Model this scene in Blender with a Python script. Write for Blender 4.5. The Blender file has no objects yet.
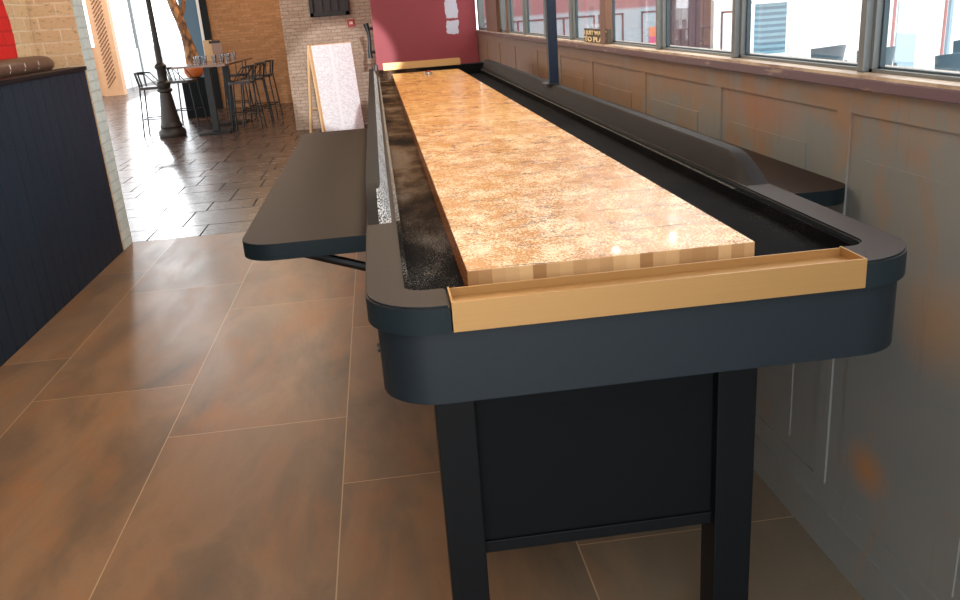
import bpy, bmesh, math, random
from mathutils import Vector, Matrix
random.seed(7)
C = bpy.context.scene.collection
PI = math.pi

# ------------------------------------------------------------------ materials
def mat(name):
    m = bpy.data.materials.new(name); m.use_nodes = True
    nt = m.node_tree; nt.nodes.clear()
    return m, nt
class N:
    """tiny node-building helper"""
    def __init__(s, nt): s.nt = nt
    def n(s, t, **k):
        x = s.nt.nodes.new(t)
        for a, b in k.items(): setattr(x, a, b)
        return x
    def put(s, sock, v):
        if hasattr(v, 'is_output') or isinstance(v, bpy.types.NodeSocket): s.nt.links.new(v, sock)
        else:
            try: sock.default_value = v
            except Exception: sock.default_value = (v, v, v)
    def math(s, op, a, b=0.0, c=None):
        x = s.n('ShaderNodeMath', operation=op); s.put(x.inputs[0], a); s.put(x.inputs[1], b)
        if c is not None: s.put(x.inputs[2], c)
        return x.outputs[0]
    def pos(s): return s.n('ShaderNodeNewGeometry').outputs['Position']
    def obj(s): return s.n('ShaderNodeTexCoord').outputs['Object']
    def sep(s, v):
        x = s.n('ShaderNodeSeparateXYZ'); s.put(x.inputs[0], v); return x.outputs
    def comb(s, a, b, c=0.0):
        x = s.n('ShaderNodeCombineXYZ'); s.put(x.inputs[0], a); s.put(x.inputs[1], b); s.put(x.inputs[2], c); return x.outputs[0]
    def scale(s, v, sc, loc=(0, 0, 0)):
        x = s.n('ShaderNodeMapping'); s.put(x.inputs['Vector'], v); x.inputs['Scale'].default_value = sc; x.inputs['Location'].default_value = loc
        return x.outputs[0]
    def noise(s, v, sc, det=4, rough=0.55, dist=0.0):
        x = s.n('ShaderNodeTexNoise'); s.put(x.inputs['Vector'], v); x.inputs['Scale'].default_value = sc
        x.inputs['Detail'].default_value = det; x.inputs['Roughness'].default_value = rough; x.inputs['Distortion'].default_value = dist
        return x.outputs[0]
    def ramp(s, f, stops, interp='LINEAR'):
        x = s.n('ShaderNodeValToRGB'); s.put(x.inputs[0], f); cr = x.color_ramp; cr.interpolation = interp
        while len(cr.elements) < len(stops): cr.elements.new(0.5)
        for e, (p, c) in zip(cr.elements, stops):
            e.position = p; e.color = c if len(c) == 4 else (*c, 1)
        return x.outputs[0]
    def step(s, f, a, b):
        x = s.n('ShaderNodeMapRange'); x.clamp = True; s.put(x.inputs[0], f)
        x.inputs[1].default_value = a; x.inputs[2].default_value = b
        return x.outputs[0]
    def mix(s, f, a, b, mode='MIX'):
        x = s.n('ShaderNodeMix', data_type='RGBA', blend_type=mode); s.put(x.inputs[0], f)
        for sock, v in ((x.inputs[6], a), (x.inputs[7], b)):
            if isinstance(v, tuple) and len(v) == 3: v = (*v, 1)
            s.put(sock, v)
        return x.outputs[2]
    def bump(s, h, st=0.3, d=0.01):
        x = s.n('ShaderNodeBump'); s.put(x.inputs['Height'], h); x.inputs['Strength'].default_value = st; x.inputs['Distance'].default_value = d
        return x.outputs[0]
    def out(s, col, rough=0.5, metal=0.0, normal=None, spec=None, emit=None, es=0.0):
        b = s.n('ShaderNodeBsdfPrincipled'); o = s.n('ShaderNodeOutputMaterial')
        if isinstance(col, tuple) and len(col) == 3: col = (*col, 1)
        s.put(b.inputs['Base Color'], col); s.put(b.inputs['Roughness'], rough); s.put(b.inputs['Metallic'], metal)
        if normal is not None: s.put(b.inputs['Normal'], normal)
        if spec is not None: b.inputs['Specular IOR Level'].default_value = spec
        if emit is not None:
            s.put(b.inputs['Emission Color'], (*emit, 1)); b.inputs['Emission Strength'].default_value = es
        s.nt.links.new(b.outputs[0], o.inputs[0])
        return b

def L(r, g, b):
    f = lambda c: (c/255/12.92) if c/255 <= 0.04045 else ((c/255+0.055)/1.055)**2.4
    return (f(r), f(g), f(b))

def plain(name, rgb, rough=0.5, metal=0.0, var=0.12, sc=30.0, spec=None, bump=0.0):
    m, nt = mat(name); s = N(nt); p = s.obj()
    f = s.noise(p, sc, 4)
    a = tuple(c*(1-var) for c in rgb); b = tuple(min(1, c*(1+var)) for c in rgb)
    col = s.mix(f, a, b)
    nm = s.bump(f, bump, 0.005) if bump else None
    s.out(col, rough, metal, nm, spec)
    return m

M = {}
M['laminate'] = plain('charcoal_laminate', L(21, 30, 36), 0.5, var=0.10, sc=120, bump=0.06, spec=.3)
def light_tinted(name, top, side, spec):
    """one laminate with lit top and cooler sides put into the colour"""
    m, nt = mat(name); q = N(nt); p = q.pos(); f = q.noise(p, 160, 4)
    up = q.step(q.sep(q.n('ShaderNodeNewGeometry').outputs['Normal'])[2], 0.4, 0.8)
    col = q.mix(up, side, top); col = q.mix(q.math('MULTIPLY', f, 0.14), col, (0, 0, 0))  # warm top and slate sides carry the fall of light in the colour
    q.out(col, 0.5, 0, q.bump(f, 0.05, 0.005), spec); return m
M['laminate_top'] = light_tinted('brown_grey_laminate', L(54, 44, 42), L(28, 37, 41), .14)
M['shelf_top'] = light_tinted('dark_brown_laminate', L(42, 30, 26), L(22, 31, 35), .12)
M['black_leg'] = plain('black_painted_wood', L(12, 15, 18), 0.5, var=0.12, spec=.2)
M['panel_black'] = plain('black_panel', L(9, 13, 16), 0.6, spec=.15, var=0.12)
M['black_metal'] = plain('black_metal', L(20, 18, 18), 0.42, 0.3)
M['iron'] = plain('dark_cast_iron', L(52, 46, 42), 0.5, 0.4, var=0.2, sc=14)
M['navy'] = plain('navy_painted_steel', L(20, 31, 48), 0.4, 0.0, spec=.2)
M['chrome'] = plain('chrome', L(190, 190, 190), 0.25, 1.0, var=0.03)
M['puckred'] = plain('red_plastic', L(150, 30, 30), 0.3)
M['leather'] = None
M['white_paint'] = plain('white_paint', L(222, 224, 224), 0.5, var=0.04, sc=6)
M['cream_frame'] = plain('cream_window_frame', L(104, 108, 108), 0.5, var=0.2, sc=12)
M['dark_frame'] = plain('dark_window_bead', L(50, 66, 74), 0.5)
M['brown_wood'] = plain('brown_stained_wood', L(112, 74, 50), 0.5, var=0.25, sc=9)
M['terrace'] = plain('pale_terrace_paving', L(215, 213, 208), 0.8, var=0.05, sc=2)
M['cafe_chair'] = plain('slate_blue_chair', L(52, 78, 92), 0.4, var=0.15, sc=10)
M['blue_paint'] = plain('blue_painted_door', L(72, 104, 128), 0.45, var=0.1, sc=4)
M['picture_wood'] = plain('blackened_wood', L(20, 18, 18), 0.5, var=0.3, sc=10)
M['sign_red'] = plain('red_sign', L(150, 34, 28), 0.5, var=0.05)
M['sign_white'] = plain('white_print', L(232, 215, 205), 0.6, var=0.04)
M['sign_dark'] = plain('brown_sign_board', L(70, 62, 48), 0.6, var=0.1)
M['sign_cream'] = plain('cream_lettering', L(244, 226, 180), 0.6, var=0.03)
M['poster_orange'] = plain('orange_poster', L(214, 132, 98), 0.7, var=0.1)
M['poster_pink'] = plain('pink_poster', L(200, 92, 130), 0.7, var=0.2)
M['maroon'] = plain('maroon_moulding', L(110, 58, 62), 0.6, var=0.1)
M['ceiling'] = plain('ceiling_white', L(190, 182, 170), 0.8, var=0.03, sc=2)
M['terracotta'] = plain('orange_clay', L(190, 100, 45), 0.6, var=0.2, sc=10)
M['orange_wood'] = plain('orange_varnished_wood', L(186, 138, 98), 0.45, var=0.15, sc=8)
M['lattice'] = plain('dark_lattice', L(136, 92, 60), 0.5, var=0.2, sc=10)
M['lightwood'] = plain('pale_wood_frame', L(205, 165, 120), 0.5, var=0.12, sc=14)

def leather():
    m, nt = mat('brown_leather'); s = N(nt); p = s.obj()
    f = s.noise(p, 12, 5); g = s.noise(p, 90, 2)
    s.out(s.mix(f, L(70, 48, 38), L(112, 84, 68)), 0.38, 0, s.bump(g, 0.2, 0.004)); return m
M['leather'] = leather()

def gold():
    m, nt = mat('brushed_brass'); s = N(nt); p = s.pos()
    f = s.noise(s.scale(p, (3, 200, 400)), 1, 2)
    s.out(s.mix(f, L(164, 124, 74), L(172, 131, 80)), 0.45, 0.5, s.bump(f, 0.04, 0.002)); return m
M['gold'] = gold()

def board():
    m, nt = mat('waxed_maple_playfield'); s = N(nt); p = s.pos(); x, y, z = s.sep(p)
    # staves
    st = s.math('FLOOR', s.math('DIVIDE', x, 0.0235)); wn = s.n('ShaderNodeTexWhiteNoise', noise_dimensions='2D')
    seg = s.math('FLOOR', s.math('ADD', s.math('DIVIDE', y, 0.9), s.math('MULTIPLY', st, 0.37)))
    s.put(wn.inputs['Vector'], s.comb(st, seg)); rnd = wn.outputs[0]
    grain = s.noise(s.scale(p, (60, 2.5, 60)), 1, 5, 0.6)
    wood = s.mix(rnd, L(206, 152, 82), L(220, 170, 98))
    wood = s.mix(s.math('MULTIPLY', grain, 0.35), wood, L(172, 110, 58))
    blot = s.noise(s.scale(p, (5, 4, 3)), 1.6, 6, 0.7)
    wood = s.mix(s.math('MULTIPLY', s.step(blot, 0.5, 0.7), 0.6), wood, L(176, 102, 52))
    wood = s.mix(s.math('MULTIPLY', s.step(y, 2.4, 0.2), 0.55), wood, L(194, 120, 58))  # near end darker orange: fall-off of the light put into the wood colour
    # cracks and seams running across
    seam = s.math('ABSOLUTE', s.math('SUBTRACT', s.math('FRACT', s.math('ADD', s.math('DIVIDE', s.math('ADD', y, s.math('MULTIPLY', s.noise(p, 2.5, 2), 0.07)), 0.165), 0.30)), 0.5))
    sm = s.math('MULTIPLY', s.math('LESS_THAN', seam, 0.011), s.step(s.noise(s.scale(p, (6, 5, 5), (3, 1, 0)), 1, 3), 0.43, 0.52))
    # dark flecks
    fl = s.noise(s.scale(p, (22, 30, 22)), 1, 5, 0.7)
    fm = s.math('MULTIPLY', s.step(fl, 0.555, 0.58), s.step(s.noise(p, 3.5, 3), 0.40, 0.52))
    base = s.mix(s.math('MULTIPLY', fm, 0.7), wood, L(112, 58, 44))
    # wax powder
    sp = s.noise(p, 190, 3, 0.9)
    cl = s.noise(s.scale(p, (1.3, 1.0, 1)), 10.0, 8, 0.78, 0.3)
    near = s.step(y, 3.4, 0.4)
    thr = s.math('ADD', s.math('MULTIPLY', s.step(cl, 0.40, 0.62), 0.15), s.math('MULTIPLY', near, 0.045))
    wax = s.step(s.math('ADD', sp, thr), 0.635, 0.665)
    top = s.step(s.sep(s.n('ShaderNodeNewGeometry').outputs['Normal'])[2], 0.5, 0.9)
    wax = s.math('MULTIPLY', wax, top)
    wax = s.math('MULTIPLY', wax, s.math('ADD', 0.10, s.math('MULTIPLY', near, 0.75)))
    col = s.mix(wax, base, L(248, 232, 200))
    col = s.mix(s.math('MULTIPLY', s.math('MULTIPLY', sm, s.step(y, 2.2, 1.2)), 0.85), col, L(62, 38, 36))
    # end grain blocks on the front edge
    endc = s.mix(rnd, L(150, 106, 66), L(206, 164, 116))
    nx = s.math('GREATER_THAN', s.math('ABSOLUTE', s.sep(s.n('ShaderNodeNewGeometry').outputs['Normal'])[0]), 0.5)
    endc = s.mix(nx, endc, L(146, 88, 46))
    col = s.mix(top, endc, col)
    s.out(col, s.math('ADD', 0.27, s.math('MULTIPLY', wax, 0.45)), 0, s.bump(s.math('MULTIPLY', sp, wax), 0.15, 0.002), 0.4)
    for nd in nt.nodes:
        if nd.type == 'BSDF_PRINCIPLED': nd.inputs['Coat Weight'].default_value = 0.10; nd.inputs['Coat Roughness'].default_value = 0.045
    return m
M['board'] = board()

def carpet(name, left):
    m, nt = mat(name); s = N(nt); p = s.pos(); x, y, z = s.sep(p)
    sp = s.noise(p, 380, 2, 0.8); cl = s.noise(s.scale(p, (2, 1, 1)), 4, 4, 0.6)
    lf = s.step(x, 0.0, -0.3)
    base = s.mix(cl, L(5, 5, 8), L(14, 14, 17))
    brown = s.mix(s.step(cl, 0.35, 0.65), L(20, 12, 9), L(84, 58, 34))
    base = s.mix(s.math('MULTIPLY', lf, s.step(y, 0.25, 1.2)), base, brown)
    thr = s.math('MULTIPLY', s.step(cl, 0.3, 0.65), s.math('ADD', 0.10, s.math('MULTIPLY', lf, 0.11)))
    wax = s.step(s.math('ADD', sp, thr), 0.72, 0.82)
    led = s.math('MULTIPLY', s.math('MULTIPLY', s.math('LESS_THAN', y, 5.43), s.math('GREATER_THAN', z, 1.1272)), s.math('GREATER_THAN', y, 0.53))
    wax = s.math('MAXIMUM', s.math('MULTIPLY', wax, 0.6), s.math('MULTIPLY', s.math('MULTIPLY', led, s.math('SUBTRACT', 1, s.math('MULTIPLY', s.math('SUBTRACT', 1, lf), .6))), s.step(sp, 0.45, 0.60)))
    s.out(s.mix(wax, base, L(190, 184, 176)), 0.8, 0, s.bump(sp, 0.3, 0.003), 0.05); return m
M['carpet'] = carpet('black_gutter_carpet', True)

def raised():
    m, nt = mat('raised_side_laminate'); s = N(nt); p = s.pos(); x, y, z = s.sep(p)
    f = s.noise(p, 90, 3); sp = s.noise(s.scale(p, (1, .35, 1)), 330, 3, 0.7)
    base = s.mix(f, L(27, 23, 24), L(35, 31, 32))
    band = s.math('MULTIPLY', s.math('LESS_THAN', x, -0.10), s.math('MULTIPLY', s.math('GREATER_THAN', x, -0.3995), s.math('GREATER_THAN', s.math('SUBTRACT', 1.192, z), 0)))
    wax = s.math('MULTIPLY', band, s.step(s.math('ADD', sp, s.math('MULTIPLY', s.noise(p, 9, 3), 0.12)), 0.50, 0.64))
    s.out(s.mix(wax, base, L(205, 205, 205)), 0.6, 0, s.bump(f, 0.05, 0.002), 0.12); return m
M['raised'] = raised()

def floor_big():
    m, nt = mat('bronze_large_tiles'); s = N(nt); p = s.pos(); x, y, z = s.sep(p)
    u = s.math('DIVIDE', s.math('SUBTRACT', 0.822, x), 0.733); c = s.math('FLOOR', u); fu = s.math('FRACT', u)
    v = s.math('DIVIDE', s.math('SUBTRACT', y, s.math('ADD', 0.80, s.math('MULTIPLY', c, 0.54))), 1.62); r = s.math('FLOOR', v); fv = s.math('FRACT', v)
    du = s.math('MULTIPLY', s.math('MINIMUM', fu, s.math('SUBTRACT', 1, fu)), 0.733)
    dv = s.math('MULTIPLY', s.math('MINIMUM', fv, s.math('SUBTRACT', 1, fv)), 1.62)
    j = s.math('LESS_THAN', s.math('MINIMUM', du, dv), 0.0022)
    wn = s.n('ShaderNodeTexWhiteNoise', noise_dimensions='2D'); s.put(wn.inputs['Vector'], s.comb(c, r))
    off = s.n('ShaderNodeVectorMath', operation='MULTIPLY_ADD'); s.put(off.inputs[0], wn.outputs[1]); off.inputs[1].default_value = (9, 9, 9); s.put(off.inputs[2], p)
    q = off.outputs[0]
    a = s.noise(s.scale(q, (2.2, 0.75, 1)), 1.3, 6, 0.6, 0.5)
    b = s.noise(s.scale(q, (3.5, 1.2, 1), (7, 3, 0)), 1.3, 7, 0.65, 0.6)
    fine = s.noise(p, 60, 4, 0.7)
    col = s.ramp(a, [(0.30, L(96, 78, 64)), (0.47, L(124, 98, 76)), (0.60, L(146, 112, 84)), (0.78, L(126, 94, 68))])
    col = s.mix(s.math('MULTIPLY', s.step(b, 0.50, 0.72), 0.65), col, L(158, 104, 62))
    col = s.mix(s.math('MULTIPLY', wn.outputs[0], 0.22), col, L(92, 76, 62))
    col = s.mix(s.math('MULTIPLY', fine, 0.22), col, L(84, 66, 52))
    col = s.mix(s.math('MULTIPLY', s.step(x, -0.25, 0.35), 0.55), col, L(108, 106, 92))  # grey tint to the right puts bluish haze into the tile colour
    # fine dust swept to the wall
    dust = s.math('MULTIPLY', s.step(s.noise(p, 300, 2, .8), 0.62, 0.68), s.math('MULTIPLY', s.step(x, 0.35, 0.78), 0.4))
    col = s.mix(dust, col, L(190, 180, 165))
    col = s.mix(s.math('MULTIPLY', j, 0.8), col, L(182, 152, 122))
    s.out(col, s.math('ADD', 0.28, s.math('MULTIPLY', b, 0.22)), 0, s.bump(b, 0.06, 0.01), 0.32); return m
M['floor_big'] = floor_big()

def floor_small():
    m, nt = mat('slate_brown_small_tiles'); s = N(nt); p = s.pos(); x, y, z = s.sep(p)
    v = s.math('DIVIDE', s.math('SUBTRACT', y, 5.50), 1.0); pair = s.math('FLOOR', v); f = s.math('FRACT', v)
    hi = s.math('GREATER_THAN', f, 0.40); row = s.math('ADD', s.math('MULTIPLY', pair, 2), hi)
    dv = s.math('MINIMUM', s.math('MINIMUM', f, s.math('SUBTRACT', 1, f)), s.math('ABSOLUTE', s.math('SUBTRACT', f, 0.40)))
    w1 = s.n('ShaderNodeTexWhiteNoise', noise_dimensions='1D'); s.put(w1.inputs['W'], row)
    wdt = s.math('ADD', 0.42, s.math('MULTIPLY', hi, 0.26))
    u = s.math('ADD', s.math('DIVIDE', x, wdt), s.math('MULTIPLY', w1.outputs[0], 1)); cu = s.math('FLOOR', u); fu = s.math('FRACT', u)
    du = s.math('MULTIPLY', s.math('MINIMUM', fu, s.math('SUBTRACT', 1, fu)), wdt)
    j = s.math('LESS_THAN', s.math('MINIMUM', du, dv), 0.0065)
    wn = s.n('ShaderNodeTexWhiteNoise', noise_dimensions='2D'); s.put(wn.inputs['Vector'], s.comb(cu, row))
    a = s.noise(s.scale(p, (1, 2, 1)), 2.5, 6, 0.65)
    col = s.mix(wn.outputs[0], L(58, 43, 37), L(86, 67, 57)); col = s.mix(s.math('MULTIPLY', a, 0.5), col, L(66, 54, 50))
    col = s.mix(j, col, L(24, 18, 16))
    s.out(col, s.math('MAXIMUM', s.math('ADD', 0.18, s.math('MULTIPLY', a, 0.16)), j), 0, s.bump(s.math('SUBTRACT', a, s.math('MULTIPLY', j, 2)), 0.22, 0.008), 0.3); return m
M['floor_small'] = floor_small()

def brick(name, axis, c1, c2, mortar, disc=None, ms=0.008, bw=0.225, bh=0.075, pits=0.0, bstr=0.5):
    m, nt = mat(name); s = N(nt); p = s.pos(); x, y, z = s.sep(p)
    h = x if axis == 'x' else y
    wob = s.math('MULTIPLY', s.noise(p, 5, 2), 0.012)
    b = s.n('ShaderNodeTexBrick'); s.put(b.inputs['Vector'], s.comb(h, s.math('ADD', z, wob)))
    b.inputs['Scale'].default_value = 1; b.inputs['Brick Width'].default_value = bw; b.inputs['Row Height'].default_value = bh
    b.inputs['Mortar Size'].default_value = ms; b.inputs['Mortar Smooth'].default_value = 0.4
    b.inputs['Color1'].default_value = (*c1, 1); b.inputs['Color2'].default_value = (*c2, 1); b.inputs['Mortar'].default_value = (*mortar, 1)
    f = s.noise(p, 26, 5, 0.7); col = s.mix(s.math('MULTIPLY', f, 0.35), b.outputs[0], tuple(c*0.55 for c in c1))
    if pits:
        pt = s.step(s.noise(s.scale(p, (1, 1, 1.8)), 20, 4, 0.75), 0.56, 0.64)
        col = s.mix(s.math('MULTIPLY', pt, pits), col, L(60, 42, 30))
    if disc:
        cy, cz, r = disc
        d = s.math('SQRT', s.math('ADD', s.math('POWER', s.math('SUBTRACT', y, cy), 2), s.math('POWER', s.math('SUBTRACT', z, cz), 2)))
        d = s.math('ADD', d, s.math('MULTIPLY', s.noise(p, 18, 3), 0.03))
        red = s.mix(s.math('MULTIPLY', b.outputs[1], 0.35), L(214, 24, 20), L(150, 20, 18))
        col = s.mix(s.math('LESS_THAN', d, r), col, red)
    hgt = s.math('SUBTRACT', s.math('MULTIPLY', f, 0.4), b.outputs[1])
    s.out(col, 0.75, 0, s.bump(hgt, bstr, 0.012)); return m
M['brick_left'] = brick('painted_tan_brick', 'y', L(218, 182, 142), L(230, 198, 158), L(238, 214, 184), disc=(4.27, 1.62, 0.64), pits=0.35, bw=.27, bh=.087)
M['brick_left_end'] = brick('painted_tan_brick_end', 'x', L(218, 182, 142), L(230, 198, 158), L(238, 214, 184), pits=0.35, bw=.27, bh=.087)
M['brick_pier'] = brick('whitewashed_brick', 'y', L(218, 230, 228), L(232, 238, 234), L(205, 214, 214), pits=0.2)
M['brick_mid'] = brick('grey_tan_brick', 'x', L(158, 136, 118), L(178, 156, 138), L(140, 116, 98), pits=0.75, bw=0.15, bh=0.05, ms=.006)
M['brick_far'] = brick('orange_brown_brick', 'x', L(146, 104, 68), L(168, 124, 86), L(142, 104, 70), pits=0.6, bw=0.19, bh=0.055, ms=.006)

def rust(name):
    m, nt = mat(name); s = N(nt); p = s.pos(); x, y, z = s.sep(p)
    a = s.noise(s.scale(p, (1, 1, 1.0)), 1.9, 6, 0.62, 0.4); b = s.noise(s.scale(p, (1, 1, 0.7), (4, 2, 9)), 3.2, 6, 0.68, 0.5)
    base = s.mix(a, L(106, 108, 106), L(134, 131, 125))
    bias = s.math('ADD', s.math('MULTIPLY', s.step(y, 0.8, 3.4), 0.17), s.math('ADD', s.math('MULTIPLY', s.step(z, 1.15, 1.32), 0.08), s.math('MULTIPLY', s.step(z, 1.0, 0.7), -0.10)))
    rm = s.step(s.math('ADD', b, bias), 0.50, 0.64)
    rc = s.mix(s.noise(p, 7, 4), L(160, 116, 72), L(122, 88, 66))
    col = s.mix(s.math('MULTIPLY', rm, 0.72), base, rc)
    def blob(cy, cz, ry, rz):
        d = s.math('SQRT', s.math('ADD', s.math('POWER', s.math('DIVIDE', s.math('SUBTRACT', y, cy), ry), 2), s.math('POWER', s.math('DIVIDE', s.math('SUBTRACT', z, cz), rz), 2)))
        return s.step(s.math('ADD', d, s.math('MULTIPLY', b, 0.9)), 1.35, 0.6)
    col = s.mix(s.math('MULTIPLY', blob(.46, .36, .13, .10), .8), col, L(170, 112, 52))
    col = s.mix(s.math('MULTIPLY', blob(.25, .84, .20, .16), .5), col, L(168, 122, 72))
    col = s.mix(s.math('MULTIPLY', blob(1.2, 1.22, .34, .10), .7), col, L(150, 104, 78))
    drip = s.step(s.noise(s.scale(p, (1, 30, 2)), 1, 3), 0.62, 0.72)
    col = s.mix(s.math('MULTIPLY', drip, 0.14), col, L(110, 72, 46))
    col = s.mix(s.math('MULTIPLY', s.step(y, 2.6, 6.0), 0.45), col, L(104, 66, 42))
    s.out(col, 0.6, 0, s.bump(b, 0.06, 0.01)); return m
M['wainscot'] = rust('rust_washed_wainscot')

def sillmat():
    m, nt = mat('worn_purple_sill'); s = N(nt); p = s.pos(); x, y, z = s.sep(p)
    f = s.noise(s.scale(p, (8, 5, 40)), 1, 5, 0.7)
    col = s.mix(s.step(y, 1.0, 4.0), L(98, 76, 84), L(92, 58, 48))
    s.out(s.mix(s.step(f, 0.58, 0.70), col, L(160, 140, 126)), 0.5); return m
M['sill'] = sillmat()
def silltop():
    m, nt = mat('worn_light_sill_top'); s = N(nt); p = s.pos()
    f = s.noise(s.scale(p, (70, 6, 10)), 1, 5, 0.7)
    s.out(s.mix(s.step(f, 0.4, 0.65), L(196, 176, 152), L(130, 102, 88)), 0.45); return m
M['silltop'] = silltop()

def redwall():
    m, nt = mat('crimson_painted_wall'); s = N(nt); p = s.pos(); x, y, z = s.sep(p)
    n1 = s.noise(p, 2.2, 4); n2 = s.noise(s.scale(p, (1, 1, 1)), 16, 4, 0.6)
    base = s.mix(n1, L(142, 50, 58), L(158, 62, 68))
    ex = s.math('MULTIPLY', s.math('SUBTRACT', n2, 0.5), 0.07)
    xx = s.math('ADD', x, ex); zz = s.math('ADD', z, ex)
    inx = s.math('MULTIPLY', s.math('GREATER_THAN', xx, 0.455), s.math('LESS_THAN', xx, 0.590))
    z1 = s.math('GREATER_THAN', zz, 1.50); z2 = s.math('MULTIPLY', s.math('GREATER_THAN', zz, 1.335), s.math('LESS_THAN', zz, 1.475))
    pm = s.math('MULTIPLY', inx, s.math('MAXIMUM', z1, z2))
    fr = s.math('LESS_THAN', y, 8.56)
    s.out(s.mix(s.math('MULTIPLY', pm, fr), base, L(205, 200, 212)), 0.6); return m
M['red'] = redwall()

def boardpanel():
    m, nt = mat('black_tongue_and_groove'); s = N(nt); p = s.pos(); x, y, z = s.sep(p)
    f = s.noise(s.scale(p, (1, 3, 0.6)), 4, 4)
    s.out(s.mix(f, L(22, 34, 48), L(34, 50, 66)), 0.5, 0, s.bump(s.noise(p, 40, 3), 0.06, .004), .15); return m
M['bar_panel'] = boardpanel()

def paper():
    m, nt = mat('printed_menu_sheet'); s = N(nt); p = s.obj(); x, y, z = s.sep(p)
    ln = s.math('FRACT', s.math('MULTIPLY', z, 60)); row = s.math('FLOOR', s.math('MULTIPLY', z, 60))
    w = s.n('ShaderNodeTexWhiteNoise', noise_dimensions='2D'); s.put(w.inputs['Vector'], s.comb(s.math('FLOOR', s.math('MULTIPLY', x, 50)), row))
    msk = s.math('MULTIPLY', s.math('LESS_THAN', ln, 0.34), s.math('GREATER_THAN', w.outputs[0], 0.42))
    mid = s.math('GREATER_THAN', s.math('ABSOLUTE', s.math('SUBTRACT', x, 0.31)), 0.022)
    msk = s.math('MULTIPLY', msk, mid)
    s.out(s.mix(s.math('MULTIPLY', msk, 0.5), L(250, 252, 254), L(110, 122, 146)), 0.4); return m
M['paper'] = paper()

def trunkmat():
    m, nt = mat('scaly_palm_bark'); s = N(nt); p = s.obj()
    v = s.n('ShaderNodeTexVoronoi', feature='F1'); s.put(v.inputs['Vector'], s.scale(p, (9, 9, 5))); v.inputs['Scale'].default_value = 1.3
    col = s.mix(s.sep(v.outputs['Color'])[0], L(110, 70, 40), L(196, 146, 96))
    col = s.mix(s.step(v.outputs[0], 0.45, 0.8), col, L(60, 34, 20))
    s.out(col, 0.7, 0, s.bump(v.outputs[0], 0.5, 0.03)); return m
M['trunk'] = trunkmat()

def extwall():
    m, nt = mat('grey_blue_panelling'); s = N(nt); p = s.pos(); x, y, z = s.sep(p)
    f = s.noise(s.scale(p, (6, 1, 1)), 2, 3)
    col = s.mix(f, L(150, 158, 166), L(172, 178, 184))
    col = s.mix(s.step(z, 1.43, 1.47), col, L(150, 104, 106))  # pink top paints in the red wall's reflection on the glass
    s.out(col, 0.6); return m
M['extwall'] = extwall()
M['extdark'] = plain('maroon_boards', L(92, 68, 72), 0.6, var=0.2, sc=6)

def building():
    m, nt = mat('blue_shuttered_front'); s = N(nt); p = s.pos(); x, y, z = s.sep(p)
    f = s.math('FRACT', s.math('MULTIPLY', z, 7)); g = s.noise(s.scale(p, (3, 1, 5)), 2, 4)
    s.out(s.mix(s.math('GREATER_THAN', f, 0.5), s.mix(g, L(84, 130, 150), L(120, 160, 172)), L(62, 104, 126)), 0.6); return m
M['shutter'] = building()

def glass(name='window_glass', tint=(0.97, 0.98, 0.98), k=1.0):
    m, nt = mat(name); s = N(nt)
    t = s.n('ShaderNodeBsdfTransparent'); t.inputs[0].default_value = (*tint, 1)
    g = s.n('ShaderNodeBsdfGlossy'); g.inputs['Roughness'].default_value = 0.02
    fr = s.n('ShaderNodeFresnel'); fr.inputs[0].default_value = 1.45
    mx = s.n('ShaderNodeMixShader'); s.put(mx.inputs[0], s.math('MULTIPLY', s.math('ADD', fr.outputs[0], s.math('MULTIPLY', s.noise(s.obj(), 2, 1), 0.01)), k))
    nt.links.new(t.outputs[0], mx.inputs[1]); nt.links.new(g.outputs[0], mx.inputs[2])
    o = s.n('ShaderNodeOutputMaterial'); nt.links.new(mx.outputs[0], o.inputs[0]); return m
M['glass'] = glass(k=0.3)
M['tumbler'] = glass('clear_glass', (0.86, 0.88, 0.9), 2.2)

# ------------------------------------------------------------------ mesh helpers
def box(bm, x0, x1, y0, y1, z0, z1, bevel=0.0):
    vs = [bm.verts.new((x, y, z)) for x in (x0, x1) for y in (y0, y1) for z in (z0, z1)]
    fs = [bm.faces.new([vs[i] for i in f]) for f in ((0, 1, 3, 2), (4, 6, 7, 5), (0, 4, 5, 1), (2, 3, 7, 6), (0, 2, 6, 4), (1, 5, 7, 3))]
    if bevel:
        es = list({e for f in fs for e in f.edges})
        bmesh.ops.bevel(bm, geom=es, offset=bevel, segments=2, profile=0.6, affect='EDGES')
def prism(bm, pts, z0, z1, bevel=0.0):
    a = [bm.verts.new((x, y, z0)) for x, y in pts]; b = [bm.verts.new((x, y, z1)) for x, y in pts]; n = len(pts)
    fb = bm.faces.new(a[::-1]); ft = bm.faces.new(b)
    for i in range(n): bm.faces.new((a[i], a[(i+1) % n], b[(i+1) % n], b[i]))
    if bevel:
        bmesh.ops.bevel(bm, geom=list(ft.edges), offset=bevel, segments=2, profile=0.6, affect='EDGES')
def ring_from_profile(bm, prof, mapf, closed=True):
    pass
def extrude_profile(bm, stations):
    """stations: list of closed point loops (same length)"""
    rows = [[bm.verts.new(p) for p in st] for st in stations]; n = len(rows[0])
    for a, b in zip(rows, rows[1:]):
        for i in range(n): bm.faces.new((a[i], a[(i+1) % n], b[(i+1) % n], b[i]))
    bm.faces.new(rows[0][::-1]); bm.faces.new(rows[-1])
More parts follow.
